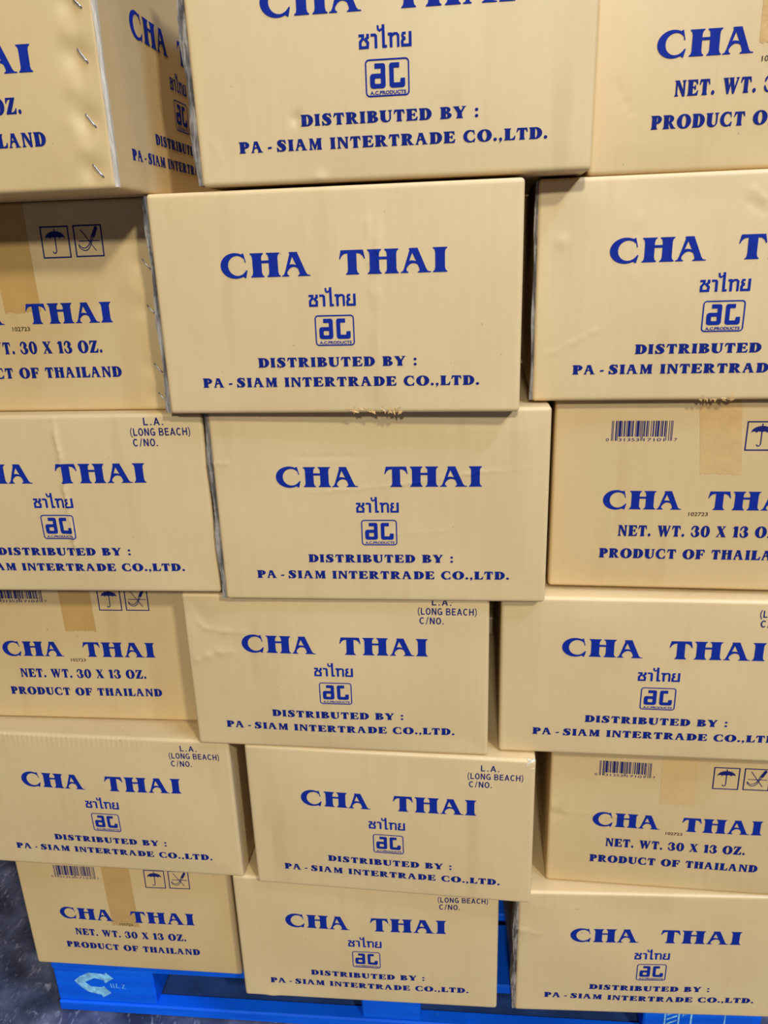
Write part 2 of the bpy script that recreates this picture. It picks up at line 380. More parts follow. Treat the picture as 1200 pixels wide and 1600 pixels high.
def union_mesh(polys, step=0.0):
    """triangulated union of overlapping polygons; step adds inner points so the print can follow a bent board"""
    V = []; Fc = []
    for P in polys:
        k = len(V); Q = []
        for p in P:
            if not Q or abs(p[0] - Q[-1][0]) + abs(p[1] - Q[-1][1]) > 1e-5: Q.append((float(p[0]), float(p[1])))
        if abs(Q[0][0] - Q[-1][0]) + abs(Q[0][1] - Q[-1][1]) < 1e-5: Q.pop()
        V += Q; Fc.append(list(range(k, k + len(Q))))
    if step:
        xs = [v[0] for v in V]; ys = [v[1] for v in V]
        for x in np.arange(min(xs) + step * .5, max(xs), step):
            for y in np.arange(min(ys) + step * .47, max(ys), step): V.append((float(x) + .0013, float(y)))
    r = delaunay_2d_cdt([Vector(v) for v in V], [], Fc, 0, 1e-5, False)
    vo, fo = r[0], r[2]
    C = np.array([[sum(vo[i][k] for i in f) / len(f) for k in (0, 1)] for f in fo])
    inside = np.zeros(len(C), bool)
    for ids in Fc:
        Q = np.array([V[i] for i in ids]); Rr = np.roll(Q, -1, 0)
        hit = np.zeros(len(C), int)
        for (ax, ay), (bx_, by_) in zip(Q, Rr):
            if ay == by_: continue
            crosses = (ay > C[:, 1]) != (by_ > C[:, 1])
            xx = ax + (C[:, 1] - ay) / (by_ - ay) * (bx_ - ax)
            hit += crosses & (C[:, 0] < xx)
        inside |= hit % 2 == 1
    tris = [f for f, k in zip(fo, inside) if k]
    used = sorted({i for f in tris for i in f}); mp = {a: b for b, a in enumerate(used)}
    out = []
    for f in tris:
        g = [mp[i] for i in f]
        a, b, c = (vo[i] for i in f[:3])
        if (b.x - a.x) * (c.y - a.y) - (b.y - a.y) * (c.x - a.x) < 0: g.reverse()
        out.append(g)
    return [(vo[i].x, vo[i].y) for i in used], out

GLYPH = {}
def glyph(ch, step, bold=0.0):
    key = (ch, step, bold)
    if key not in GLYPH:
        P = list(G[ch][1])
        if bold: P = [[(x - bold / 2, y) for x, y in q] for q in P] + [[(x + bold / 2, y) for x, y in q] for q in P]
        GLYPH[key] = union_mesh(P, step)
    return GLYPH[key]

def refine(v, f, lim):
    v = [tuple(p) for p in v]; out = []; mid = {}
    todo = [(q[0], q[i], q[i + 1]) for q in f for i in range(1, len(q) - 1)]
    def mp(a, b):
        k = (min(a, b), max(a, b))
        if k not in mid:
            mid[k] = len(v); v.append(((v[a][0] + v[b][0]) * .5, (v[a][1] + v[b][1]) * .5))
        return mid[k]
    while todo:
        t = todo.pop()
        L = [math.hypot(v[t[i]][0] - v[t[(i + 1) % 3]][0], v[t[i]][1] - v[t[(i + 1) % 3]][1]) for i in range(3)]
        i = L.index(max(L))
        if L[i] <= lim: out.append(t); continue
        a, b, c = t[i], t[(i + 1) % 3], t[(i + 2) % 3]
        m = mp(a, b); todo += [(a, m, c), (m, b, c)]
    return v, out

def merge(parts):
    V = []; Fq = []
    for v, f in parts:
        k = len(V); V += list(v); Fq += [[i + k for i in ff] for ff in f]
    return V, Fq

def serif_line(text, u0, u1, v0, cap, gap=.15, space=.57, step=.33):
    adv = []; x = 0
    nar = {'A': .86, 'M': .82, 'N': .84, 'T': .86, 'I': .86, 'O': 1.08, 'H': .9, 'W': .92, 'X': .93, '-': .9}
    for ch in text:
        if ch == ' ': x += space; continue
        if ch == '~': x += .26; continue
        q = nar.get(ch, 1.0)
        adv.append((ch, x, q)); x += G[ch][0] * q + gap
    x -= gap; k = (u1 - u0) / x
    parts = []
    for ch, xx, q in adv:
        v, f = glyph(ch, step, 0 if ch in '.,:-' else .055)
        parts.append(([(u0 + (xx + a * q) * k, v0 + b * cap) for a, b in v], f))
    return merge(parts)

def title(u0, sx, v0, cap, word):
    # letter slots measured for the wide CHA  THAI heading (metres on the long face)
    slots = [('C', 0, .0353), ('H', .0374, .0748), ('A', .0762, .112), ('T', .1471, .1783), ('H', .1809, .2185), ('A', .2205, .2571), ('I', .2587, .2757)]
    parts = []
    for ch, a, b in (slots[:3] if word == 0 else slots[3:]):
        v, f = glyph(ch, .17)
        k = (b - a) / G[ch][0]
        parts.append(([(u0 + (a + x * k) * sx, v0 + y * cap) for x, y in v], f))
    return merge(parts)

SANS = {}
def sans(text, bold):
    """text in the default face -> (verts, faces), cap height about 0.73 units"""
    key = (text, bold)
    if key in SANS: return SANS[key]
    cu = bpy.data.curves.new('tmp', 'FONT'); cu.body = text; cu.size = 1.0; cu.offset = bold; cu.resolution_u = 3
    o = bpy.data.objects.new('tmp', cu); COL.objects.link(o)
    dg = bpy.context.evaluated_depsgraph_get()
    me = bpy.data.meshes.new_from_object(o.evaluated_get(dg))
    v = [(q.co.x, q.co.y) for q in me.vertices]; f = []
    for p in me.polygons:
        ids = list(p.vertices)
        if p.normal.z < 0: ids.reverse()
        f.append(ids)
    bpy.data.objects.remove(o); bpy.data.meshes.remove(me); bpy.data.curves.remove(cu)
    SANS[key] = (v, f)
    return SANS[key]

def sans_line(text, u0, u1, v0, cap, bold=0.01):
    v, f = sans(text, bold)
    xs = [a for a, b in v]; ys = [b for a, b in v]
    x0, x1 = min(xs), max(xs)
    k = (u1 - u0) / (x1 - x0); kc = cap / 0.727
    return [(u0 + (a - x0) * k, v0 + b * kc) for a, b in v], f

def place(geo, u0, v0, su, sv):
    return [(u0 + a * su, v0 + b * sv) for a, b in geo[0]], geo[1]

W_S = .165
P_ = lambda *a, **k: stroke(list(a), W_S, **k)
SG = {
 'L': (.56, P_((.09, 1), (.09, .08), (.56, .08))),
 'A': (.72, P_((.06, 0), (.36, .96)) + P_((.36, .96), (.66, 0)) + [[(.16, .24), (.56, .24), (.56, .37), (.16, .37)], [(.28, .88), (.44, .88), (.44, 1), (.28, 1)]]),
 'O': (.72, ring(.36, .5, .36, .52, .19, .36)),
 'N': (.68, P_((.08, 0), (.08, 1)) + P_((.60, 0), (.60, 1)) + [[(.0, 1), (.18, 1), (.68, 0), (.50, 0)]]),
 'G': (.72, [arc(.37, .5, .37, .52, 45, 330, 26) + arc(.37, .5, .20, .36, 330, 45, 22)] + P_((.38, .44), (.70, .44)) + P_((.62, .48), (.62, .04))),
 'B': (.68, P_((.08, 0), (.08, 1)) + [bowl(.1, .38, .74, .25, .26, .10, .12), bowl(.1, .40, .28, .28, .28, .12, .14)]),
 'E': (.60, P_((.09, 0), (.09, 1)) + P_((.09, .92), (.57, .92)) + P_((.09, .52), (.53, .52)) + P_((.09, .08), (.59, .08))),
 'C': (.70, [arc(.37, .5, .37, .52, 45, 315, 26) + arc(.37, .5, .20, .36, 315, 45, 22)]),
 'H': (.68, P_((.08, 0), (.08, 1)) + P_((.60, 0), (.60, 1)) + P_((.08, .52), (.60, .52))),
 '(': (.26, stroke([(.26, 1.08), (.10, .8), (.06, .45), (.10, .1), (.26, -.2)], .11, True)),
 ')': (.26, stroke([(.0, 1.08), (.16, .8), (.20, .45), (.16, .1), (.0, -.2)], .11, True)),
 '/': (.40, stroke([(.06, -.05), (.34, 1.05)], .11)),
 '.': (.16, [[(0, 0), (.16, 0), (.16, .17), (0, .17)]]),
}
SGM = {}
def block_line(text, u0, u1, v0, cap, gap=.17, space=.36):
    adv = []; x = 0
    for ch in text:
        if ch == ' ': x += space; continue
        adv.append((ch, x)); x += SG[ch][0] + gap
    x -= gap; k = (u1 - u0) / x; parts = []
    for ch, xx in adv:
        if ch not in SGM: SGM[ch] = union_mesh(SG[ch][1], .4)
        v, f = SGM[ch]
        parts.append(([(u0 + (xx + a) * k, v0 + b * cap) for a, b in v], f))
    return merge(parts)

T_TH = .19
THAI_G = union_mesh(
    stroke([(-.02, .90), (.27, .90), (.26, .70), (.08, .47), (.08, .09), (.57, .09), (.60, .40), (.43, .62), (.60, .76), (.60, 1.0)], T_TH)
    + stroke([(.80, .90), (1.08, .90), (1.15, .82), (1.15, 0)], T_TH)
    + stroke([(1.66, 1.57), (1.67, .09), (1.90, .09)], T_TH) + stroke([(1.29, 1.53), (1.32, 1.26), (1.42, 1.17), (1.66, 1.33)], .14)
    + stroke([(1.97, .90), (2.17, .90), (2.18, 0)], T_TH) + stroke([(2.18, .72), (2.38, .91), (2.56, .91), (2.66, .80), (2.66, 0)], T_TH * .9)
    + stroke([(3.18, .90), (3.0, .90), (2.95, .74), (3.0, .62), (3.14, .56)], T_TH * .9) + stroke([(3.14, .56), (2.98, .47), (2.93, .33), (2.95, .09), (3.47, .09), (3.47, 1.0)], T_TH), .35)
THAI_W = 3.565

def rrect(x0, x1, y0, y1, r, n=6):
    return arc(x1 - r, y0 + r, r, r, -90, 0, n) + arc(x1 - r, y1 - r, r, r, 0, 90, n) + arc(x0 + r, y1 - r, r, r, 90, 180, n) + arc(x0 + r, y0 + r, r, r, 180, 270, n)

def frame_polys(x0, x1, y0, y1, r, t):
    o = rrect(x0, x1, y0, y1, r); i = rrect(x0 + t, x1 - t, y0 + t, y1 - t, max(r - t, 1e-4))
    n = len(o)
    return [[o[k], o[(k + 1) % n], i[(k + 1) % n], i[k]] for k in range(n)]

def logo_geo():
    asp = .0489 / .0369          # work in units of the logo's height, x runs to asp
    X = lambda a: a * asp
    P = frame_polys(0, asp, 0, 1, .12, .042)
    w = .135
    P += stroke([(X(.215), .815), (X(.375), .815), (X(.405), .79), (X(.405), .30)], w)
    o = rrect(X(.105), X(.458), .222, .615, .09); i = rrect(X(.215), X(.352), .345, .49, .03); n = len(o)
    P += [[o[k], o[(k + 1) % n], i[(k + 1) % n], i[k]] for k in range(n)]
    P += stroke([(X(.775), .815), (X(.63), .815), (X(.597), .76), (X(.597), .34), (X(.63), .29), (X(.82), .29), (X(.85), .33), (X(.85), .47)], w)
    P += [rrect(X(.545), X(.66), .225, .40, .09), rrect(X(.79), X(.90), .225, .47, .07), rrect(X(.36), X(.458), .6, .885, .08), rrect(X(.545), X(.64), .7, .885, .08)]
    v, f = union_mesh(P, .12)
    s = sans_line('A.C.PRODUCTS', X(.10), X(.92), .062, .095, .028)
    return merge([(v, f), s])
LOGO = logo_geo()

def umbrella_geo():     # unit square
    P = frame_polys(0, 1, 0, 1, .006, .043)
    dome = arc(.5, .62, .34, .22, 0, 180, 24)
    sc = []
    for k in range(4):
        a = .16 + .17 * k
        sc += arc(a + .085, .60, .085, .055, 180, 0, 5)
    P += [dome + sc]
    P += stroke([(.5, .92), (.5, .25)], .036)
    P += stroke([(.5, .3), (.5, .22), (.46, .16), (.40, .16), (.37, .22)], .032)
    return union_mesh(P, .12)
UMB = umbrella_geo()

def hook_geo():
    P = frame_polys(0, 1, 0, 1, .006, .043)
    P += stroke([(.16, .50), (.90, .50)], .028) + stroke([(.26, .86), (.74, .18)], .028)
    P += stroke([(.80, .88), (.66, .62)], .12)
    P += [arc(.80, .88, .06, .06, 0, 340, 12)]
    P += stroke([(.70, .68), (.62, .50), (.50, .28), (.34, .20), (.18, .28), (.14, .40)], .028, True)
    P += stroke([(.62, .66), (.56, .48), (.46, .34), (.34, .28), (.22, .31), (.14, .40)], .028, True)
    return union_mesh(P, .12)
HOOK = hook_geo()

def barcode_geo(u0, v0, wd, h, guard):
    Lc = ['0001101', '0011001', '0010011', '0111101', '0100011', '0110001', '0101111', '0111011', '0110111', '0001011']
    d = [0, 3, 1, 3, 5, 3, 1, 7, 1, 0, 1, 7]
    s = '101' + ''.join(Lc[x] for x in d[:6]) + '01010' + ''.join(''.join('1' if c == '0' else '0' for c in Lc[x]) for x in d[6:]) + '101'
    m = wd / 95; parts = []; i = 0
    while i < 95:
        if s[i] == '1':
            j = i
            while j < 95 and s[j] == '1': j += 1
            lng = i < 10 or i >= 85 or 45 <= i < 50
            a = u0 + i * m; b = u0 + j * m; y0 = v0 - guard if lng else v0
            parts.append(([(a, y0), (b, y0), (b, v0 + h), (a, v0 + h)], [[0, 1, 2, 3]]))
            i = j
        else: i += 1
    dh = guard * .8; b0 = v0 - guard - dh * .15
    parts.append(sans_line('0', u0 - .0066, u0 - .0030, b0, dh, .0))
    parts.append(sans_line('31353', u0 + 11.5 * m, u0 + 44 * m, b0, dh, .0))
    parts.append(sans_line('17101', u0 + 51 * m, u0 + 83.5 * m, b0, dh, .0))
    parts.append(sans_line('7', u0 + wd + .0028, u0 + wd + .0066, b0, dh, .0))
    return merge(parts)

# print layouts in metres from the lower left corner of the face
def prints_long(port):
    out = [('heading_word', title(.0868, 1.0, .1677, .0278, 0), INK), ('heading_word', title(.0868, 1.0, .1677, .0278, 1), INK),
           ('thai_lettering', place(THAI_G, .1945, .1317, .0575 / THAI_W, .0141), INK),
           ('logo_emblem', place(LOGO, .2, .0845, .0369, .0369), INK),
           ('distributor_lettering', merge([serif_line('DISTRIBUTED BY :', .1245, .3245, .0590, .0118), serif_line('PA~-~SIAM INTERTRADE CO.,LTD.', .0496, .4006, .0344, .0118)]), INK_SMALL)]
    if port:
        out.append(('port_lettering', merge([block_line('L . A .', .369, .3965, .2480, .0103, space=.1), block_line('(LONG BEACH)', .3492, .4322, .2337, .0103), block_line('C/NO.', .3512, .3855, .2192, .0103)]), INK_DARK))
    return out

def prints_short(skew=0.0):
    return [('heading_word', title(.0685, .926, .1181, .0262, 0), INK), ('heading_word', title(.0685, .926, .1181, .0262, 1), INK),
            ('net_weight_lettering', serif_line('NET. WT. 30 X 13 OZ.', .0912, .3035, .0791, .0160), INK_SMALL),
            ('origin_lettering', serif_line('PRODUCT OF THAILAND', .068, .3258, .0463, .0142), INK_SMALL),
            ('barcode', barcode_geo(.0740, .2190, .0772, .0212, .0055), INK_DARK),
            ('umbrella_symbol', place(UMB, .2425, .2002, .0380, .0390), INK_DARK),
            ('hook_symbol', place(HOOK, .2868, .2006, .0378, .0388), INK_DARK),
            ('date_stamp', sans_line('102723', .1815, .2065, .1095, .0055, .012), STAMP)]

# ------------------------------------------------------------------ cartons
LW, SW = 0.45, 0.4002
Z0 = 0.131
ROWZ = [CAM_Z + z for z in (0.07582, -0.19308, -0.46171, -0.72326, -0.99416, -1.26428)]
BOX = {
'A1':('P',0,-0.6777,0.9666,-0.1280,-0.0018,-0.0058),
'A2':('D',0,-0.2023,0.9840,-0.1195,0.0022,0.0170),
'A3':('P',0,0.2535,0.9780,-0.1172,-0.0004,0.0022),
'B1':('P',1,-0.6702,1.0776,-0.1160,-0.0024,-0.0067),
'B2':('D',1,-0.2749,0.9909,-0.1393,-0.0000,-0.0134),
'B3':('D',1,0.1963,0.9809,-0.1421,0.0024,-0.0108),
'C1':('D',2,-0.6865,1.0539,-0.0981,0.0022,0.0080),
'C2':('D',2,-0.2305,1.0001,-0.1048,-0.0037,-0.0120),
'C3':('P',2,0.2307,0.9982,-0.1428,0.0012,0.0111),
'D1':('P',3,-0.6955,1.1199,-0.1008,0.0010,-0.0077),
'D2':('D',3,-0.3032,1.0241,-0.1238,-0.0009,-0.0088),
'D3':('D',3,0.1612,0.9783,-0.1243,0.0002,-0.0040),
'E1':('D',4,-0.7045,1.0815,-0.1258,0.0012,-0.0028),
'E2':('D',4,-0.2325,1.0153,-0.1426,-0.0007,-0.0075),
'E3':('P',4,0.2472,0.9997,-0.1366,-0.0005,-0.0020),
'F1':('P',5,-0.6903,1.1114,-0.1055,-0.0006,-0.0008),
'F2':('D',5,-0.2798,1.0295,-0.0974,-0.0002,-0.0075),
'F3':('D',5,0.1990,0.9821,-0.0706,0.0008,0.0191),
}
LABEL = {
'A1': 'tan carton at the top left corner with a stapled right edge and printed side showing',
'A2': 'front-facing carton at top centre, its blue heading cut by the upper picture edge',
'A3': 'top right corner carton with net weight print and shiny crinkled tape',
'B1': 'shaded stapled carton with umbrella and hook symbols, under the top left corner carton',
'B2': 'large front-facing carton second from the top in the middle column',
'B3': 'carton at the right edge with a thin diagonal crease low on its left side',
'C1': 'left edge carton with a vertical crease through its logo',
'C2': 'central carton with a horizontal crease running across its blue heading',
'C3': 'right edge carton with clear barcode and short shiny tape, third row from the top',
'D1': 'set-back left carton with its barcode in shadow, fourth row from the top',
'D2': 'middle carton with a curved dent in its upper left corner, fourth row from top',
'D3': 'right edge carton standing on the net weight carton with a kinked left edge',
'E1': 'left edge carton with a bright rounded top edge, overhanging the dark floor corner',
'E2': 'middle carton with a torn white upper right corner',
'E3': 'lower right net weight carton with a kinked left edge and pale tape strip',
'F1': 'bottom left carton with a long brown tape strip, beside the dark floor',
'F2': 'bottom row middle carton overhanging the blue pallet',
'F3': 'bottom right carton with a torn grey cut edge, over the stencilled pallet block',
}
PORT = {'C1', 'D2', 'D3', 'E1', 'E2', 'F2'}
# creases: (points u v, width, height) ; dents: (u, v, radius, height)
CREASE = {
'A2': [([(.017, .053), (.029, .020)], .003, .0006)],
'B2': [([(.269, .262), (.270, .209), (.274, .12)], .0024, .0009), ([(.281, .262), (.2806, .209), (.276, .040)], .0024, .0012), ([(.318, .1), (.313, .14), (.318, .186)], .002, -.0004)],
'B3': [([(0, .0554), (.029, .0645), (.09, .0956)], .0018, .0008), ([(.1175, .2465), (.1145, .131)], .004, .0008), ([(.2385, .247), (.2614, .2304)], .003, .0012), ([(.236, .235), (.265, .215)], .004, -.0010)],
'C1': [([(.242, .275), (.2443, .1993), (.2439, .1338), (.2451, .03)], .0030, .0034)],
'C2': [([(.10, .158), (.2024, .1652), (.267, .1721), (.3607, .1875), (.4424, .1922)], .0018, .0010), ([(.1051, .2092), (.217, .2093)], .0022, -.0008), ([(-.004, .1995), (.0076, .2001), (.0255, .2018)], .002, .0014), ([(.2218, .0996), (.3348, .1064)], .003, .0005)],
'D2': [([(.0084, .245), (.0178, .2144), (.0314, .2042), (.0555, .1996), (.109, .1979)], .0035, .0019), ([(.0049, .1444), (.0467, .165), (.08, .166)], .007, .0022)],
'D3': [([(.0593, .16), (.0527, .0293)], .004, .0005)],
'E3': [([(-.01, .146), (.0105, .141), (.0723, .1381), (.14, .135)], .0022, .0010), ([(.02, .18), (.019, .11)], .003, .0010)],
'F3': [([(-.01, .191), (.0068, .1875), (.044, .1774)], .002, .0014), ([(.012, .21), (.012, .16)], .003, .0012)],
'A3': [([(.02, .1), (.05, .06)], .006, -.0006)],
}
DENT = {
'A1': [(.374, .178, .012, -.0030), (.368, .15, .008, .0012), (.374, .130, .013, -.0034), (.366, .10, .009, .0013), (.374, .070, .013, -.0034), (.369, .04, .008, .0012), (.374, .020, .012, -.0030), (.36, .066, .01, .001)],
'B1': [(.370, .19, .012, -.002), (.370, .133, .012, -.0022), (.370, .058, .012, -.002), (.37, .018, .010, -.002), (.355, .16, .012, .001)],
'A2': [(.119, .067, .006, -.0018), (.125, .064, .004, .0013), (.142, .003, .008, .0014)],
'B3': [(.03, .194, .008, .0012)],
'D2': [(.02, .225, .02, -.003)],
'E3': [(.004, .15, .010, .002), (.014, .135, .012, -.002)],
'F3': [(.006, .185, .008, .0014)],
'F2': [(.05, .004, .010, .0016)],
'B2': [(.27, .006, .02, -.0016)],
}
BULGE = {'A1': .002, 'A2': .002, 'A3': .002, 'B1': .002, 'B2': .002, 'B3': .003, 'C1': .003, 'C2': .002, 'C3': .002, 'D1': .002, 'D2': .006, 'D3': .004, 'E1': .005, 'E2': .005, 'E3': .003, 'F1': .003, 'F2': .004, 'F3': .003}
TAPE_END = {'A3': (.1745, .128, TAPE_CLEAR), 'B1': (.1725, .133, TAPE), 'C3': (.1815, .168, TAPE_CLEAR), 'D1': (.1785, .164, TAPE), 'E3': (.166, .168, TAPE_PALE), 'F1': (.1640, .108, TAPE)}
STAPLES = {'A1': [(.3778, .182, .3862, .1741), (.3751, .1371, .385, .1241), (.3742, .0756, .3845, .0627), (.3749, .0258, .3855, .0131)],
           'B1': [(.3735, .1954, .383, .1834), (.3727, .1383, .3826, .1275), (.3723, .0629, .3824, .0517), (.3734, .0234, .3837, .012)]}
CUTS = {'A2', 'B2', 'C2', 'F3', 'B3'}

def heights():
    H = {}
    fp = {}
    for k, (t, r, x, y, yaw, dz, ln) in BOX.items():
        wd = LW if t == 'D' else SW
        fp[k] = (x - .01, x + wd * math.cos(yaw) + .02)
    for k, (t, r, x, y, yaw, dz, ln) in BOX.items():
        zb = ROWZ[r] + dz
        tops = [ROWZ[r - 1] + BOX[j][5] for j in BOX if BOX[j][1] == r - 1 and fp[j][0] < fp[k][1] and fp[j][1] > fp[k][0]] if r else [ROWZ[0] + .268 + dz]
        H[k] = min(tops) - zb - .0004
    return H
HGT = heights()
R_EDGE = .005

def make_disp(key, wd, h, seed):
    rnd = random.Random(seed)
    lean = BOX[key][6]; bl = BULGE[key]
    waves = [(rnd.uniform(4, 26), rnd.uniform(4, 22), rnd.uniform(0, 6.28), rnd.uniform(.00008, .00035)) for _ in range(9)]
    cr = CREASE.get(key, []); dn = DENT.get(key, [])
    washboard = key == 'E1'
    def disp(u, v):
        u = np.asarray(u, float); v = np.asarray(v, float)
        su = np.clip(u / wd, 0, 1); sv = np.clip(v / h, 0, 1)
        d = lean * v + bl * np.sin(np.pi * su) ** .8 * np.sin(np.pi * sv) ** .8
        edge = np.minimum(1, np.minimum(np.minimum(su, 1 - su) * wd, np.minimum(sv, 1 - sv) * h) / .03)
        for a, b, ph, am in waves: d = d + am * edge * np.sin(a * u + b * v + ph)
        for pts, sg, am in cr:
            best = np.full(u.shape, 1e9); tt = np.zeros(u.shape); tot = 0.0
            wob = .0009 * np.sin(u * 310 + v * 170) + .0006 * np.sin(u * 720 - v * 540)
            lens = [math.hypot(b[0] - a[0], b[1] - a[1]) for a, b in zip(pts[:-1], pts[1:])]
            for ((x0, y0), (x1, y1)), ll in zip(zip(pts[:-1], pts[1:]), lens):
                t = np.clip(((u - x0) * (x1 - x0) + (v - y0) * (y1 - y0)) / ll ** 2, 0, 1)
                sd = ((x1 - x0) * (v - y0) - (y1 - y0) * (u - x0)) / ll
                dd = np.hypot(u - x0 - t * (x1 - x0), v - y0 - t * (y1 - y0))
                dd = np.where((t > 0) & (t < 1), np.abs(sd + wob), dd)
                tt = np.where(dd < best, (tot + t * ll) / sum(lens), tt)
                best = np.minimum(best, dd); tot += ll
            fade = np.clip(tt / .18, .15, 1) * np.clip((1 - tt) / .18, .15, 1) * (.75 + .25 * np.sin(tt * 23 + seed))
            fade = np.where(best > 6 * sg, 0, fade)
            d = d + am * fade * (np.exp(-best / sg) - np.exp(-6.0))
        for x, y, rr, am in dn: d = d + am * np.exp(-((u - x) ** 2 + (v - y) ** 2) / rr ** 2)
        if washboard:
            d = d + .00035 * np.sin(u * 2 * np.pi / .0085) * np.clip((v - (h - .030)) / .018, 0, 1) * np.clip((.36 - u) / .1, 0, 1)
        return d
    return disp

def axis(n_len, st):
    e = [0, .0012, .0026, .0040, .0056, .008]
    n = max(2, int(round((n_len - .016) / st)))
    mid = [.008 + (n_len - .016) * i / n for i in range(1, n)]
    return np.array(e + mid + [n_len - q for q in reversed(e)])

def carton_body(wd, dp, h, disp, sidebulge, st):
    xs, ys, zs = axis(wd, st), axis(dp, .018), axis(h, st)
    nx, ny, nz = len(xs), len(ys), len(zs)
    idx = -np.ones((nx, ny, nz), int); P = []; Fq = []
    def vid(i, j, k):
        if idx[i, j, k] < 0:
            idx[i, j, k] = len(P); P.append((xs[i], ys[j], zs[k]))
        return idx[i, j, k]
    for k in range(nz - 1):
        for i in range(nx - 1):
            Fq.append((vid(i, 0, k), vid(i + 1, 0, k), vid(i + 1, 0, k + 1), vid(i, 0, k + 1)))
            Fq.append((vid(i, ny - 1, k), vid(i, ny - 1, k + 1), vid(i + 1, ny - 1, k + 1), vid(i + 1, ny - 1, k)))
        for j in range(ny - 1):
            Fq.append((vid(0, j, k), vid(0, j, k + 1), vid(0, j + 1, k + 1), vid(0, j + 1, k)))
            Fq.append((vid(nx - 1, j, k), vid(nx - 1, j + 1, k), vid(nx - 1, j + 1, k + 1), vid(nx - 1, j, k + 1)))
    for i in range(nx - 1):
        for j in range(ny - 1):
            Fq.append((vid(i, j, 0), vid(i, j + 1, 0), vid(i + 1, j + 1, 0), vid(i + 1, j, 0)))
            Fq.append((vid(i, j, nz - 1), vid(i + 1, j, nz - 1), vid(i + 1, j + 1, nz - 1), vid(i, j + 1, nz - 1)))
    P = np.array(P); dims = np.array([wd, dp, h])
    Q = np.clip(P, R_EDGE, dims - R_EDGE)
    D = P - Q; ln = np.linalg.norm(D, axis=1, keepdims=True)
    ncl = (np.abs(D) > 1e-9).sum(1, keepdims=True)
    P2 = np.where(ncl > 1, Q + D / np.maximum(ln, 1e-9) * R_EDGE, P)
    # cube-grid points near an edge slide onto the fillet
    f = np.clip(1 - P2[:, 1] / .06, 0, 1)
    P2[:, 1] -= disp(P[:, 0], P[:, 2]) * f
    sb = sidebulge * np.sin(np.pi * np.clip(P[:, 1] / dp, 0, 1)) * np.sin(np.pi * np.clip(P[:, 2] / h, 0, 1))
    P2[:, 0] += np.where(P[:, 0] > wd - 1e-6, sb, 0) - np.where(P[:, 0] < 1e-6, sb, 0)
    return P2, Fq

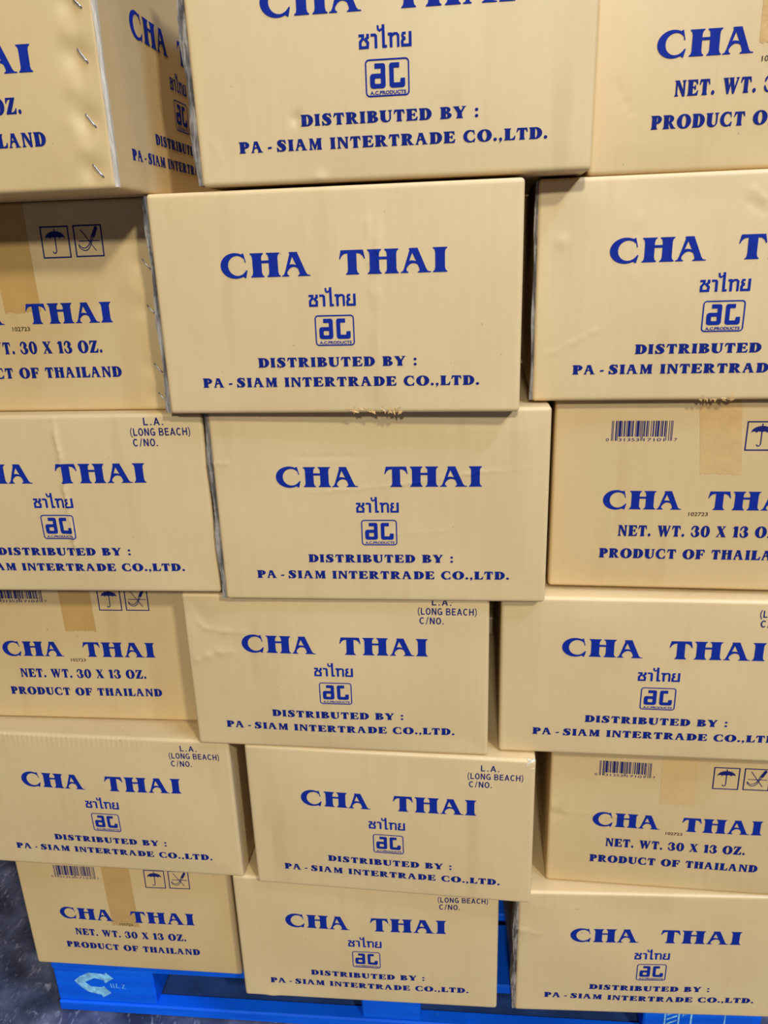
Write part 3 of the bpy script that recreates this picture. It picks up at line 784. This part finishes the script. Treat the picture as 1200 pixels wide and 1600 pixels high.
def build_carton(key, seed):
    typ, row, x, y, yaw, dz, lean = BOX[key]
    wd, dp = (LW, SW) if typ == 'D' else (SW, LW)
    dp -= .004
    if key == 'D1': wd -= .003
    h = HGT[key]; z = ROWZ[row] + dz
    U = Vector((math.cos(yaw), math.sin(yaw), 0)); B = Vector((-math.sin(yaw), math.cos(yaw), 0))
    base = Vector((x, y, z)) + U * wd * .5 + B * dp * .5
    root = empty('tea_carton', base, yaw)
    root['label'] = LABEL[key]; root['category'] = 'box'; root['group'] = 'tea cartons stacked on the blue pallet'
    off = np.array([-wd * .5, -dp * .5, 0.0])
    disp = make_disp(key, wd, h, seed)
    card = CARD_D if typ == 'D' else CARD_P
    sbul = 0.0 if key[0] == 'A' else .0008
    P, Fq = carton_body(wd, dp, h, disp, sbul, .0024 if key in ('C1', 'C2', 'E1') else .0034 if key in CREASE else .0045)
    mesh_obj('carton_body', P + off, Fq, card, root, smooth=True)
    def front(v2, e):
        a = np.array(v2, float)
        return np.stack([a[:, 0], -disp(a[:, 0], a[:, 1]) - e, a[:, 1]], 1) + off
    def right(v2, e):
        a = np.array(v2, float)
        s = sbul * np.sin(np.pi * a[:, 0] / dp) * np.sin(np.pi * a[:, 1] / h)
        return np.stack([wd + s + e, a[:, 0], a[:, 1]], 1) + off
    for nm, (v, f), m in (prints_long(key in PORT) if typ == 'D' else prints_short()):
        if key in CREASE: v, f = refine(v, f, .0028)
        mesh_obj(nm, front(v, .0006 if key in CREASE else .0005), f, m, root)
    if key == 'A1':
        for nm, (v, f), m in prints_long(False):
            o = mesh_obj(nm, right(v, .0005), f, m, root)
    if key in TAPE_END:
        u0, vend, tm = TAPE_END[key]
        rnd = random.Random(seed + 5)
        tw = .0515; n = 24; V = []; Fc = []
        path = [('t', .05 - .045 * i / 6) for i in range(6)] + [('c', a) for a in np.linspace(90, 0, 7)]
        end_v = h - R_EDGE
        nn = max(6, int((end_v - vend) / .006))
        path += [('f', end_v - (end_v - vend) * i / nn) for i in range(1, nn + 1)]
        for pi_, (kd, q) in enumerate(path):
            for i in range(n + 1):
                uu = u0 + tw * i / n
                if kd == 't': p = (uu, q, h + .0003)
                elif kd == 'c':
                    a = math.radians(q); p = (uu, R_EDGE - (R_EDGE + .0003) * math.cos(a), h - R_EDGE + (R_EDGE + .0003) * math.sin(a))
                    dd = float(disp(uu, h)); p = (p[0], p[1] - dd, p[2])
                else:
                    vv = q
                    uu2 = uu + (end_v - q) * (.10 if key == 'C3' else .02)
                    if pi_ == len(path) - 1: vv += rnd.uniform(-.0018, .0018)
                    p = (uu2, -float(disp(uu2, vv)) - .00028, vv)
                V.append(np.array(p) + off)
        for r in range(len(path) - 1):
            for i in range(n):
                a = r * (n + 1) + i
                Fc.append((a, a + n + 1, a + n + 2, a + 1))
        mesh_obj('tape', V, Fc, tm, root, smooth=True)
    for (a, b, c, d) in STAPLES.get(key, []):
        # bent wire: two legs and a crown
        p0 = np.array([a, -float(disp(a, b)), b]); p1 = np.array([c, -float(disp(c, d)), d])
        nrm = np.array([0, -.0016, 0])
        pts = [p0 - nrm * .9, p0 + nrm * .7, p0 * .8 + p1 * .2 + nrm, p0 * .2 + p1 * .8 + nrm, p1 + nrm * .7, p1 - nrm * .9]
        rad = .0009; V = []; Fc = []; m_ = 8
        for i, p in enumerate(pts):
            t = pts[min(i + 1, len(pts) - 1)] - pts[max(i - 1, 0)]; t /= np.linalg.norm(t)
            s = np.cross(t, [0.577, 0.2, 0.79]); s /= np.linalg.norm(s); q = np.cross(t, s)
            for k in range(m_):
                an = 2 * math.pi * k / m_
                V.append(p + rad * (s * math.cos(an) + q * math.sin(an)) + off)
        for i in range(len(pts) - 1):
            for k in range(m_):
                Fc.append((i * m_ + k, i * m_ + (k + 1) % m_, (i + 1) * m_ + (k + 1) % m_, (i + 1) * m_ + k))
        Fc += [tuple(reversed(range(m_))), tuple((len(pts) - 1) * m_ + k for k in range(m_))]
        mesh_obj('staple', V, Fc, STEEL, root, smooth=True)
    if key in CUTS or key == 'A1':
        rnd = random.Random(seed + 9)
        V = []; Fc = []; n = 70
        thick = {'A2': .0062, 'B2': .0048, 'C2': .0060, 'F3': .0065, 'B3': .0030, 'A1': .0035}[key]
        for i in range(n + 1):
            vv = .002 + (h - .004) * i / n
            wv = thick * (1 + .25 * math.sin(i * .21 + seed) + rnd.uniform(-.07, .07))
            if key in ('A2',) : wv *= .75 + .5 * math.sin(math.pi * min(1, max(0, 1 - vv / h)))
            fr = .0018 + rnd.uniform(-.0002, .0003)
            dd = float(disp(0 if key != 'A1' else wd, vv))
            if key != 'A1':
                xx = (-wv, R_EDGE * .7); ysn = (fr - dd, .020)
                V += [np.array((xx[0], ysn[0], vv)) + off, np.array((xx[1], ysn[0] + .0006, vv)) + off, np.array((xx[1], ysn[1], vv)) + off, np.array((xx[0], ysn[1], vv)) + off]
            else:
                V += [np.array((wd - R_EDGE * .5, -dd - .0006, vv)) + off, np.array((wd + .0014, .001 - dd * .5, vv)) + off, np.array((wd + .0014, .0015 + wv, vv)) + off, np.array((wd - R_EDGE * .5, .0015 + wv, vv)) + off]
        for i in range(n):
            for k in range(4):
                a = i * 4 + k; b = i * 4 + (k + 1) % 4
                Fc.append((a, b, b + 4, a + 4))
        Fc += [(3, 2, 1, 0), (n * 4, n * 4 + 1, n * 4 + 2, n * 4 + 3)]
        o = mesh_obj('cut_edge', V, Fc, CUT_LIGHT if key == 'A1' else CUT, root)
        fix_normals(o)
        o['label'] = 'pale cut edge of the stapled corner' if key == 'A1' else 'grey cut edge of the corrugated board'
    def shards(name, cx, cz, cy, sx, sz, n, sd, m):
        rnd = random.Random(sd); V = []; Fc = []
        for _ in range(n):
            px, pz = cx + rnd.uniform(-sx, sx), cz + rnd.uniform(-sz, sz)
            py = cy - float(disp(px, pz)) - rnd.uniform(.0002, .002)
            k = len(V); an = rnd.uniform(0, 6.28); l = rnd.uniform(.002, .0055)
            for q in range(4):
                a2 = an + q * 1.57
                ll = l * (1 if q % 2 == 0 else .35)
                V.append(np.array((px + ll * math.cos(a2), py - rnd.uniform(0, .0018), pz + ll * math.sin(a2))) + off)
            Fc.append((k, k + 1, k + 2, k + 3))
        return mesh_obj(name, V, Fc, m, root)
    if key == 'E2': shards('torn_corner', wd - .008, h - .007, .003, .005, .008, 26, 3, TORN)['label'] = 'white torn paper at the corner'
    if key == 'B2': shards('tape_scrap', .268, .0035, .0022, .036, .0025, 40, 4, TAPE_CLEAR)
    if key == 'B3': shards('tape_scrap', .229, .0030, .0025, .024, .002, 22, 8, TAPE_CLEAR)
    return root

# ------------------------------------------------------------------ setting
fl = mesh_obj('floor', *box_geo(-9, 9, -10, 8, -.05, 0, .001), FLOOR)
fix_normals(fl); fl['kind'] = 'structure'
ce = mesh_obj('ceiling', *box_geo(-9, 9, -10, 8, 7.0, 7.1, .001), mat_plain('pale_roof_sheet', (0.55, 0.53, 0.5), 0.7, 0.2, var=0.05, scale=2))
fix_normals(ce); ce['kind'] = 'structure'

# ------------------------------------------------------------------ blue block pallet
PX, PY, PYAW = -.671, 1.1165, -.1
PLEN, PDEP = 1.3194, 1.08
pal = empty('pallet', (PX + math.cos(PYAW) * PLEN / 2 - math.sin(PYAW) * PDEP / 2, PY + math.sin(PYAW) * PLEN / 2 + math.cos(PYAW) * PDEP / 2, 0), PYAW)
pal['label'] = 'bright blue wooden block pallet under the cartons, on the dark scuffed floor'
pal['category'] = 'pallet'
hx, hy = PLEN / 2, PDEP / 2
def pbox(x0, x1, y0, y1, z0, z1, c=.003): return (x0 - hx, x1 - hx, y0 - hy, y1 - hy, z0, z1, c)
T = Z0 - .0012
nb = 7; bw = .135; gap = (PDEP - nb * bw) / (nb - 1)
for i in range(nb):
    solid('deck_board', [pbox(0, PLEN, i * (bw + gap), i * (bw + gap) + bw, T - .021, T)], PALLET, pal)
bx = [(0, .199), (.600, .7105), (1.1145, PLEN)]
by = [(.004, .145), (.47, .61), (PDEP - .145, PDEP - .004)]
blocks = []
for j, (a0, a1) in enumerate(by):
    for i, (b0, b1) in enumerate(bx):
        blocks.append(solid('block', [pbox(b0, b1, a0, a1, .0245, T - .0212)], PALLET, pal))
for (a0, a1) in ((0, .030), (.52, .56), (PDEP - .030, PDEP)):
    solid('base_board', [pbox(0, PLEN, a0, a1, 0.0005, .0243)], PALLET, pal)
PALLET_SHADED = mat_plain('dusty_shaded_pallet_paint', (0.018, 0.048, 0.16), 0.75, 0.2, var=0.3, scale=14)  # dusty blue, darkened so the colour carries the shade inside the pallet opening
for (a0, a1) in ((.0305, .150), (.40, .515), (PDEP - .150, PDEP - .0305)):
    solid('runner_board', [pbox(.0405, PLEN - .0405, a0, a1, 0.0005, .020)], PALLET_SHADED, pal)
for (b0, b1) in ((0, .04), (PLEN - .04, PLEN)):
    solid('side_base_board', [pbox(b0, b1, .0303, .5197, 0.0005, .0243), pbox(b0, b1, .5603, PDEP - .0303, 0.0005, .0243)], PALLET, pal)

def on_block(name, blk, geo, e=.0005):
    a = np.array(geo[0], float)
    P = np.stack([a[:, 0] - hx, np.full(len(a), .004 - hy - e), a[:, 1]], 1)
    return mesh_obj(name, P, geo[1], CHALK, blk)
# arrow mark: two bent arrows meeting on the left
def arrow_mark():
    # pixel sketch measured on the block, unit box 0..1
    q = lambda L: [((x - 645) / 390, 1 - (y - 240) / 275) for x, y in L]
    up_ = q([(645, 345), (700, 300), (800, 250), (960, 258), (968, 240), (1035, 300), (945, 356), (938, 325), (850, 305), (745, 357), (668, 372)])
    lo_ = q([(668, 372), (745, 352), (800, 398), (905, 402), (925, 388), (990, 458), (900, 512), (890, 486), (765, 458), (700, 410)])
    return union_mesh([up_, lo_], .1)
on_block('arrow_mark', blocks[0], place(arrow_mark(), .040, .036, .080, .066))
hand = stroke([(.0, .9), (.06, .2)], .05) + stroke([(.18, .9), (.22, .2)], .05) + stroke([(.42, .95), (.36, .3), (.62, .2)], .05) + stroke([(.72, .8), (.92, .75), (.76, .25), (1.0, .15)], .05)
on_block('scrawled_number', blocks[0], place(union_mesh(hand), .112, .060, .030, .016))
# stencilled code on the right block
def q2(a, b): return [(a, b)]
st = []
zt = T - .0212
def bar(u, w_): st.append(([(u, .03), (u + w_, .03), (u + w_, zt - .004), (u, zt - .004)], [[0, 1, 2, 3]]))
x0 = 1.1145
bar(x0 + .036, .003); bar(x0 + .060, .003); bar(x0 + .0815, .003); bar(x0 + .140, .0022)
for k in range(6):
    zz = .032 + k * .011
    st.append(([(x0 + .041, zz), (x0 + .058, zz + .010), (x0 + .058, zz + .014), (x0 + .041, zz + .004)], [[0, 1, 2, 3]]))
st.append(sans_line('P', x0 + .0675, x0 + .0735, zt - .017, .009, .005)); st.append(sans_line('P', x0 + .0675, x0 + .0735, zt - .033, .009, .005))
st.append(sans_line('MX-1915', x0 + .0865, x0 + .134, zt - .022, .012, .012))
on_block('stencilled_code', blocks[2], merge(st))

# ------------------------------------------------------------------ the stack
for i, key in enumerate(BOX):
    build_carton(key, 11 + i * 7)

# plain back-row cartons, unseen, added to block light through the front gaps
for r in range(6):
    zb = ROWZ[r] + .0025; hh = .256
    bx0 = .02 if r % 2 else -.12
    rt_ = empty('tea_carton', (bx0 + .22, 1.66, zb), -.1)
    rt_['label'] = 'plain carton in the back row, hidden behind the front stack'; rt_['category'] = 'box'; rt_['group'] = 'cartons in the back row'
    P, Fq = carton_body(LW, SW, hh, lambda u, v: np.zeros(np.shape(u)), 0.0, .03)
    mesh_obj('carton_body', P + np.array([-LW / 2, -SW / 2, 0]), Fq, CARD_D, rt_, smooth=True)
